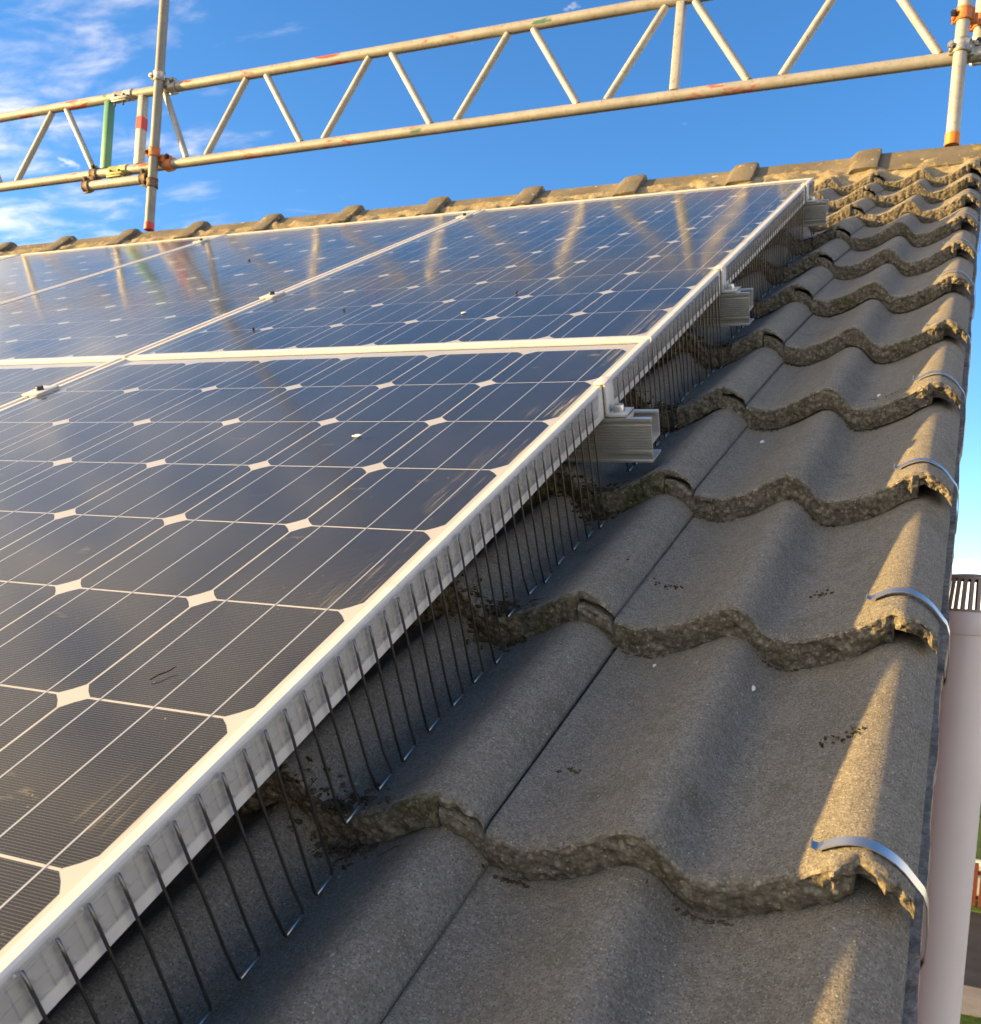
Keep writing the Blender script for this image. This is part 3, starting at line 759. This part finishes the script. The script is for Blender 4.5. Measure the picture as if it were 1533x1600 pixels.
bird_guard(-1.640, -.252, 'nearest wire bird guard strip clipped along the foreground panel edge')
bird_guard(-.190, .448, 'second wire bird guard strip, between the nearest and middle rail ends')
bird_guard(.512, 1.482, 'third wire bird guard strip, along the upper panel beyond the middle rail')
bird_guard(1.545, 1.648, 'shortest wire bird guard piece, at the top corner beside the ridge')

# ------------------------------------------------------------------ scaffold
TR = .02415
BY, ZT, ZB = 2.70, 2.164, 1.766
PY = BY - .0515
def tube_obj(name, a, b, r, mt, parent=None, seg=20, wall=True):
    a, b = Vector(a), Vector(b); d = (b - a); Ln = d.length; mb = MB()
    prof = [(r - .0035, 0), (r - .0006, 0), (r, .0006)] + [(r, Ln * k / 6) for k in range(1, 6)] + [(r, Ln - .0006), (r - .0006, Ln), (r - .0035, Ln)]
    mb.lathe(prof, (0, 0, 0), (1, 0, 0), seg)
    mb.add([], [])
    o = mb.build(name, mt, parent, auto=True); q = Vector((1, 0, 0)).rotation_difference(d.normalized())
    o.rotation_mode = 'QUATERNION'; o.rotation_quaternion = q
    o.location = a if parent is None else a - parent.location
    return o
def lattice(name, x0, x1, label, braces, struts):
    root = empty(name, ((x0 + x1) / 2, BY, ZB)); tag(root, label, 'lattice beam', 'scaffold lattice beams above the ridge')
    for z in (ZT, ZB): tube_obj('chord', (x0, BY, z), (x1, BY, z), TR, 'scaffold_tube', root, 24)
    for (xa, za, xb, zb) in braces: tube_obj('brace', (xa, BY, za), (xb, BY, zb), .0166, 'scaffold_tube_clean', root, 16)
    for x, mt in struts:
        b = MB(); hw = .017; b.box((-hw, -.0235, -(ZT - ZB) / 2 + .019), (hw, .0235, (ZT - ZB) / 2 - .019), .004)
        o = b.build('strut', mt, root, auto=True); o.location = Vector((x, BY, (ZT + ZB) / 2)) - root.location
        if mt == 'scaffold_tube_clean' and x < -3:
            c = MB(); c.box((-hw - .0006, -.0241, -.032), (hw + .0006, .0241, .032)); q = c.build('paint_band', 'red_band', o); q.location = (0, 0, .035)
    return root
zt, zb = ZT - .020, ZB + .020
lattice('lattice_beam', -5.4, -3.808, 'left scaffold lattice beam with green upright, cut off by the left picture edge',
        [(-4.70, zb, -4.93, zt), (-4.569, zb, -4.327, zt), (-4.217, zt, -3.985, zb), (-5.05, zt, -5.29, zb)], [(-3.905, 'green_paint')])
pr = []
tops = [-3.58, -2.933, -2.216, -1.499, -.7825, -.064, .655]; bots = [-3.2835, -2.57, -1.8535, -1.138, -.411, .295, 1.0]
for i in range(6):
    pr.append((tops[i] + .061, zt, bots[i] - .064, zb)); pr.append((bots[i] + .064, zb, tops[i + 1] - .061, zt))
pr = [q for q in pr]
lattice('lattice_beam', -3.802, 1.35, 'long scaffold lattice beam spanning the sky above the ridge between two posts', pr, [(-3.668, 'scaffold_tube_clean'), (-.778, 'scaffold_tube_clean')])
def post(x, y, z0, z1, label, capc, mt='scaffold_tube_clean', cm='orange_cap'):
    root = empty('scaffold_post', (x, y, z0)); tag(root, label, 'scaffold post', 'upright scaffold tubes at the ridge')
    tube_obj('tube', (x, y, z0), (x, y, z1), TR, mt, root, 28)
    b = MB(); b.lathe([(0, -.002), (TR + .0012, -.002), (TR + .0022, 0), (TR + .0022, capc), (TR + .0004, capc + .001)], seg=28); b.build('end_cap', cm, root, auto=True)
post(-3.519, PY, 1.414, 4.2, 'left upright scaffold post with red end cap standing at the ridge', .034, 'shaded_tube', 'red_band')
post(.3035, PY, 1.422, 4.2, 'right upright scaffold post with orange end cap near the verge', .040)
sp = tube_obj('scaffold_tube', (-3.985, PY + .005, 1.683), (-3.555, PY + .005, 1.683), TR, 'scaffold_tube_clean'); tag(sp, 'short horizontal scaffold tube clamped below the left lattice beam', 'scaffold tube')
sp2 = tube_obj('scaffold_tube', (.362, BY + .055, 1.79), (.362, BY + .055, 4.0), TR, 'scaffold_tube_clean'); tag(sp2, 'upright scaffold tube behind the right post at the picture corner', 'scaffold tube')

def ring(mb, c, axis, ro=TR + .0052, w=.046, seg=24):
    mb.lathe([(TR + .0006, -w / 2), (ro, -w / 2), (ro + .002, -w / 2 + .004), (ro, -w / 2 + .009), (ro, w / 2 - .009), (ro + .002, w / 2 - .004), (ro, w / 2), (TR + .0006, w / 2)], c, axis, seg)
def coupler(c1, ax1, c2, ax2, label, mt, bolt_dir=(-1, 0, 0)):
    c1, c2 = Vector(c1), Vector(c2); root = empty('scaffold_coupler', c1); tag(root, label, 'coupler', 'scaffold couplers')
    b = MB(); ring(b, (0, 0, 0), ax1); ring(b, c2 - c1, ax2)
    mid = (c2 - c1) / 2; b.box(mid - Vector((.019, .010, .019)), mid + Vector((.019, .010, .019)), .004)
    b.build('body', mt, root, auto=True)
    for cc, ax in ((Vector((0, 0, 0)), Vector(ax1)), (c2 - c1, Vector(ax2))):
        f = MB(); bd = Vector(bolt_dir); bd = (bd - ax * bd.dot(ax)); bd = bd.normalized() if bd.length > .1 else Vector((0, 0, 1)); side = ax.cross(bd).normalized()
        p = cc + bd * (TR + .010)
        f.tube([p - side * .030, p + side * .034], .0055, 8); f.lathe([(0, .018), (.0115, .018), (.0115, .031), (0, .031)], p, side, 6); f.lathe([(0, -.030), (.010, -.030), (.010, -.022), (0, -.022)], p, side, 8)
        f.build('bolt', 'dark_bolt' if mt != 'coupler_zinc' else 'coupler_zinc', root)
        h = MB(); q = cc - bd * (TR + .006); h.tube([q - ax * .022, q + ax * .022], .007, 8)
        fl = cc + bd * (TR + .008); h.build('hinge', mt, root, smooth=True)
        for sg in (-1, 1):
            h = MB(); h.tube([fl - ax * .018 + side * .012 * sg, fl + ax * .018 + side * .012 * sg], .0085, 8); h.build('flap', mt, root, smooth=True)
UPV, XAX = (0, 0, 1), (1, 0, 0)
LX, RX = -3.519, .3035
coupler((LX, PY, ZT + .036), UPV, (LX + .055, BY, ZT), XAX, 'grey coupler joining left post to the top chord', 'coupler_zinc')
coupler((LX, PY, ZB + .044), UPV, (LX + .062, BY, ZB), XAX, 'rusty orange coupler joining left post to the bottom chord', 'coupler_orange')
coupler((LX, PY, 1.683 - .030), UPV, (LX - .055, PY + .005, 1.683), XAX, 'brown coupler joining left post to the short tube', 'coupler_rust')
coupler((-3.975, PY + .005, 1.683), XAX, (-3.975, BY, ZB), XAX, 'dark coupler joining the short tube end to the left beam', 'coupler_rust')
coupler((RX, PY, ZB + .012), UPV, (RX + .055, BY, ZB), XAX, 'shiny silver coupler joining right post to the bottom chord', 'coupler_zinc')
coupler((RX, PY, 1.892), UPV, (.362, BY + .055, 1.915), UPV, 'orange coupler high on the right post at the picture corner', 'coupler_orange')
coupler((.362, BY + .055, 1.835), UPV, (.362, BY, ZB + .005), XAX, 'cream coupler on the upright tube behind the right post', 'scaffold_tube_clean')
def sleeve(x, z, label, mt):
    root = empty('sleeve_coupler', (x, BY, z)); tag(root, label, 'coupler', 'scaffold couplers')
    b = MB(); ro = TR + .0045
    b.lathe([(TR + .0004, -.062), (ro, -.062), (ro + .0015, -.058), (ro, -.052), (ro, -.006), (ro - .002, 0), (ro, .006), (ro, .052), (ro + .0015, .058), (ro, .062), (TR + .0004, .062)], (0, 0, 0), XAX, 24)
    b.box((-.055, -.046, -.034), (.055, -.022, -.020), .003); b.box((-.050, -.046, -.046), (.050, -.024, -.037), .003)
    b.build('body', mt, root, auto=True)
    for x_ in (-.030, .028):
        f = MB(); f.tube([(x_, -.036, -.066), (x_, -.036, -.006)], .0052, 8); f.lathe([(0, -.020), (.0105, -.020), (.0105, -.008), (0, -.008)], (x_, -.036, 0), UPV, 6); f.build('bolt', 'dark_bolt', root)
sleeve(-3.800, ZT, 'cream sleeve coupler joining the top chords of both beams', 'scaffold_tube_clean'); sleeve(-3.800, ZB, 'yellowish sleeve coupler joining the bottom chords of both beams', 'coupler_yellow')

# ------------------------------------------------------------------ vent pipe by the gable
px_, py_ = .468, .890
root = empty('vent_pipe', (px_, py_, -6.2)); tag(root, 'pale grey vent pipe with slotted cowl rising beside the verge', 'vent pipe')
PT = 6.2 - .375
b = MB(); b.lathe([(.055, 0), (.055, PT * .25), (.055, PT * .5), (.055, PT * .75), (.055, PT - .01)], seg=64); b.build('pipe', 'pipe_plastic', root, auto=True)
b = MB(); b.lathe([(.0552, PT - .012), (.0575, PT - .011), (.0582, PT - .008), (.0582, PT + .030), (.0565, PT + .036), (.045, PT + .037)], seg=64); b.build('collar', 'pipe_plastic', root, auto=True)
b = MB(); b.lathe([(.049, PT + .102), (.0515, PT + .103), (.0515, PT + .109), (.047, PT + .112), (.020, PT + .115), (0, PT + .116)], seg=48); b.lathe([(.0575, PT + .036), (.0575, PT + .041), (.052, PT + .041)], seg=48)
b.build('cowl_cap', 'pipe_cowl', root, auto=True)
for k in range(24):
    a = 2 * math.pi * k / 24; b = MB(); ca, sa = math.cos(a), math.sin(a); ta = Vector((-sa, ca, 0))
    vs = []
    for r_, z_ in ((.0568, PT + .040), (.0508, PT + .104)):
        for rr_ in (0, -.004):
            for s_ in (-1, 1): vs.append(Vector(((r_ + rr_) * ca, (r_ + rr_) * sa, z_)) + ta * s_ * .0034)
    b.add(vs, [(0, 1, 5, 4), (3, 2, 6, 7), (1, 3, 7, 5), (2, 0, 4, 6)]); b.build('cowl_bar', 'pipe_cowl', root)

# ------------------------------------------------------------------ debris on the roof
def clump(mb, c, r, seed, flat=.45):
    bm = bmesh.new(); bmesh.ops.create_icosphere(bm, subdivisions=2, radius=1)
    for q in bm.verts:
        d = 1 + .45 * nz(q.co.x * 1.7, q.co.y * 1.7, q.co.z * 1.7 + seed) + .25 * nz(q.co.x * 5, q.co.y * 5, q.co.z * 5 + seed)
        x_, y_ = q.co.x * r * d * 1.5, q.co.y * r * d * .6; ca, sa = math.cos(seed * 7), math.sin(seed * 7)
        q.co = Vector((x_ * ca - y_ * sa, x_ * sa + y_ * ca, q.co.z * r * d * flat)) + Vector(c)
    mb.bm(bm)
rr = random.Random(3); mb = MB()
def place(u, v): return tile_top_at(u, v)
for ci in range(3, 13):
    v = COURSE_V[ci]
    for c0, cnt, sp_ in ((-.026, 130, .020), (.275, 26, .012), (.135, 18, .014)):
        for _ in range(cnt):
            u = c0 + rr.gauss(0, sp_); dv_ = abs(rr.gauss(0, .016)) if c0 < 0 else rr.uniform(-.007, .0)
            vv = v + (dv_ if c0 < 0 and rr.random() < .55 else -abs(dv_) * .6 - .002)
            x = u_to_x(u); n = tile_top_at(u, vv) if vv >= v else top_n(x) - STEP * (vv - COURSE_V[ci - 1]) / GAUGE
            clump(mb, (u, vv, n + .0006), rr.uniform(.0007, .0034) if c0 < 0 else rr.uniform(.0006, .0020), rr.random() * 50, .7)
for ci in range(3, 13):
    for _ in range(26):
        u = -.022 + rr.gauss(0, .022); v = COURSE_V[ci] + rr.gauss(.004, .012); n = tile_top_at(u, v) + rr.uniform(.0005, .004); a_ = rr.uniform(0, 3.14); ln = rr.uniform(.005, .014)
        d_ = Vector((math.cos(a_) * ln, math.sin(a_) * ln, rr.uniform(-.004, .004))); mb.tube([Vector((u, v, n)) - d_, Vector((u, v, n + .001)), Vector((u, v, n)) + d_], .00045, 5)
o = mb.build('moss_litter', 'moss_litter', rot=ROT, smooth=True); tag(o, 'brown moss and litter lodged along the tile edges', 'moss', kind='stuff')
def twig(name, pts, r, label, mt='twig_bark'):
    b = MB(); b.tube([W(*p) - W(*pts[0]) for p in pts], [r * (1 - .5 * i / (len(pts) - 1)) for i in range(len(pts))], 6)
    o = b.build(name, mt, loc=W(*pts[0]), smooth=True); return tag(o, label, 'twig')
twig('twig', [(-.124, -.962, .0006), (-.120, -.956, .0016), (-.116, -.949, .0010), (-.113, -.944, .0022)], .0008, 'dark curled twig lying on the foreground panel')
def blob(name, u, v, r, mt, label, cat, on_glass=False, flat=.25, asp=1.6, seed=1):
    n = 0.0 if on_glass else tile_top_at(u, v); b = MB(); bm = bmesh.new(); bmesh.ops.create_icosphere(bm, subdivisions=2, radius=1)
    for q in bm.verts:
        d = 1 + .5 * nz(q.co.x * 1.6, q.co.y * 1.6, seed) + .25 * nz(q.co.x * 4, q.co.y * 4, seed + 9); q.co = Vector((q.co.x * r * d, q.co.y * r * asp * d, q.co.z * r * flat))
    b.bm(bm); o = b.build(name, mt, loc=W(u, v, n + r * flat * .3), rot=ROT, smooth=True)
    o.rotation_euler = (TILT, 0, 0); return tag(o, label, cat)
blob('bird_dropping', .262, -.648, .0030, 'dropping_white', 'white splash of bird dropping below the roll, second visible tile course', 'bird dropping', seed=4, asp=1.9)
blob('bird_dropping', .160, -.610, .0019, 'dropping_white', 'small white dropping beside the dark joint line, second course', 'bird dropping', seed=6)
blob('bird_dropping', .300, .175, .0038, 'dropping_white', 'white curved dropping in the right pan, middle course', 'bird dropping', seed=8, asp=2.2)
blob('bird_dropping', .150, .030, .0030, 'dropping_white', 'pale streak of dropping on the tile beside the nearest rail end', 'bird dropping', seed=9, asp=2.4)
blob('bird_dropping', -.405, .225, .005, 'dropping_white', 'pale dropping on the upper panel nearest the verge', 'bird dropping', True, .12, 1.1, 12)
blob('bird_dropping', -.255, -.420, .006, 'dropping_white', 'pale smudged dropping on the foreground panel near its top right', 'bird dropping', True, .05, .8, 15)
blob('moss_tuft', -.36, .365, .003, 'moss_litter', 'dark speck of moss on the upper panel nearest the verge', 'moss', True, .8, 1, 3)
blob('moss_tuft', -.83, .175, .003, 'moss_litter', 'dark speck of moss low on the upper panel by the seam', 'moss', True, .9, 1, 5)
blob('moss_tuft', -.70, .30, .0026, 'moss_litter', 'second dark moss speck on the upper panel, right of the seam', 'moss', True, .7, 1, 6)
blob('moss_tuft', -1.44, 1.02, .004, 'moss_litter', 'dark moss speck on the second panel of the upper row', 'moss', True, .6, 1, 7)
def cluster(u, v, label, seed, k=9, sp_=.012):
    q = random.Random(seed); b = MB(); n0 = tile_top_at(u, v)
    for _ in range(k * 2):
        du, dv_ = q.gauss(0, sp_), q.gauss(0, sp_ * .5); clump(b, (du, dv_, tile_top_at(u + du, v + dv_) - n0 + .0008), q.uniform(.0005, .0015), q.random() * 40, .9)
    o = b.build('leaf_litter', 'moss_litter', loc=W(u, v, n0), rot=ROT, smooth=True); tag(o, label, 'leaf litter')
cluster(.140, -.475, 'crumbs of dark litter beside the joint on the second course', 2)
cluster(.300, -.478, 'crumbs of dark litter in the right pan of the second course', 5, 8, .008)
cluster(.352, -.745, 'dark curl of moss crumbs on the right pan of the nearest full course', 8, 14, .011)
cluster(.310, .150, 'dark litter in the right pan beside the curved dropping', 11, 10, .011)
cluster(.145, -.815, 'small brown crumb beside the joint on the nearest full course', 14, 5, .006)

# ------------------------------------------------------------------ garden far below
GZ = -6.2
gm = MB(); gm.add([(-900, -900, GZ - .02), (900, -900, GZ - .02), (900, 900, GZ - .02), (-900, 900, GZ - .02)], [(0, 1, 2, 3)]); tag(gm.build('ground', 'soil'), kind='structure')
def strip(name, y0, y1, z, mt, x0=-14, x1=30):
    b = MB(); b.box((x0, y0, z - .05), (x1, y1, z)); return tag(b.build(name, mt), kind='structure')
strip('lawn', 6, 16.05, GZ + .01, 'lawn_grass'); strip('garden_path', 16.05, 17.5, GZ + .02, 'path_paving'); strip('road', 17.5, 22.9, GZ + .006, 'asphalt'); strip('verge_grass', 23.0, 60, GZ + .01, 'lawn_grass', -60, 80)
gb = MB(); rr = random.Random(9)
for _ in range(9000):
    x, y = rr.uniform(.2, 4.0), rr.uniform(12.5, 16.0); h = rr.uniform(.03, .07); a = rr.uniform(0, 6.28); w_ = .006
    d = Vector((math.cos(a), math.sin(a), 0)) * w_; t_ = Vector((x + rr.uniform(-.03, .03), y + rr.uniform(-.03, .03), GZ + .01 + h)); p_ = Vector((x, y, GZ + .008))
    gb.add([p_ - d, p_ + d, t_], [(0, 1, 2)])
tag(gb.build('lawn_blades', 'leaf_green'), 'short green grass of the lawn below the pipe', 'grass', kind='stuff')
fr_ = empty('picket_fence', (2, 23.2, GZ)); tag(fr_, 'dark red wooden picket fence far below beyond the road', 'fence')
for i in range(46):
    b = MB(); b.box((-.055, -.01, .06), (.055, .01, 1.02 + .01 * rr.random()), .004); o = b.build('picket', 'fence_stain', fr_, (-3.2 + i * .165, 0, 0))
for z in (.25, .80):
    b = MB(); b.box((-3.3, .012, z - .045), (4.4, .05, z + .045)); b.build('rail', 'fence_stain', fr_)
bk = MB(); bk.box((-.9, 24.0, GZ), (6, 24.25, GZ + .9)); tag(bk.build('garden_wall', 'render_white'), 'pale rendered garden wall showing between the fence pickets', 'wall')
def tree(x, y, h, rad, label, leaf, seed, n=3600, low=.25):
    root = empty('tree', (x, y, GZ)); tag(root, label, 'tree', 'garden trees beyond the gable')
    q = random.Random(seed); b = MB(); b.tube([(0, 0, 0), (.05, .02, h * .3), (-.03, .05, h * .6), (0, 0, h * .85)], [h * .03, h * .024, h * .015, h * .006], 8)
    tips = []
    for k in range(9):
        a = q.uniform(0, 6.28); z0 = h * q.uniform(.25, .65); e = Vector((math.cos(a) * rad * .7, math.sin(a) * rad * .7, min(h * .95, z0 + h * q.uniform(.1, .35)))); s_ = Vector((0, 0, z0))
        b.tube([s_, (s_ + e) / 2 + Vector((0, 0, .1)), e], [h * .012, h * .008, h * .003], 6); tips.append(e)
    b.build('trunk', 'bark', root, smooth=True)
    c = MB(); cl = tips + [Vector((q.gauss(0, rad * .45), q.gauss(0, rad * .45), h * q.uniform(low + .1, .95))) for _ in range(16)]
    for _ in range(n):
        p_ = q.choice(cl) + Vector((q.gauss(0, rad * .2), q.gauss(0, rad * .2), q.gauss(0, rad * .17))); s_ = q.uniform(.03, .07)
        d1 = Vector((q.uniform(-1, 1), q.uniform(-1, 1), q.uniform(-1, 1))).normalized(); d2 = d1.orthogonal().normalized()
        c.add([p_ - d1 * s_, p_ + d2 * s_ * .5, p_ + d1 * s_, p_ - d2 * s_ * .5], [(0, 1, 2, 3)])
    c.build('crown', leaf, root)
tree(.35, 27.0, 4.0, 1.5, 'yellow autumn tree glimpsed between the verge and the pipe', 'leaf_yellow', 4)
tree(2.6, 27.5, 3.6, 1.5, 'green garden tree behind the picket fence, right of the pipe', 'leaf_green', 6)
tree(5.2, 31.0, 5.0, 2.0, 'dark garden tree farther right behind the picket fence', 'leaf_dark', 8)
nh = empty('neighbour_house', (-3.5, 44, GZ)); tag(nh, 'white rendered house far behind the pipe with brown roof', 'house')
b = MB(); b.box((-6, 0, 0), (6, 8, 4.6)); b.build('wall', 'render_white', nh)
b = MB(); b.add([(-6.4, -.5, 4.5), (6.4, -.5, 4.5), (6.4, 8.5, 4.5), (-6.4, 8.5, 4.5), (-6.4, 4, 6.9), (6.4, 4, 6.9)], [(0, 1, 5, 4), (2, 3, 4, 5), (1, 2, 5), (3, 0, 4), (3, 2, 1, 0)]); b.build('roof', 'roof_slate', nh)
for x in (-4.2, -1.4, 1.4, 4.2):
    for z in (.9, 3.0):
        b = MB(); b.box((-.6, -.03, 0), (.6, .02, 1.2)); o = b.build('window', 'render_white', nh, (x, 0, z)); c = MB(); c.box((-.52, -.045, .08), (.52, -.032, 1.12)); c.build('pane', 'window_dark', o)
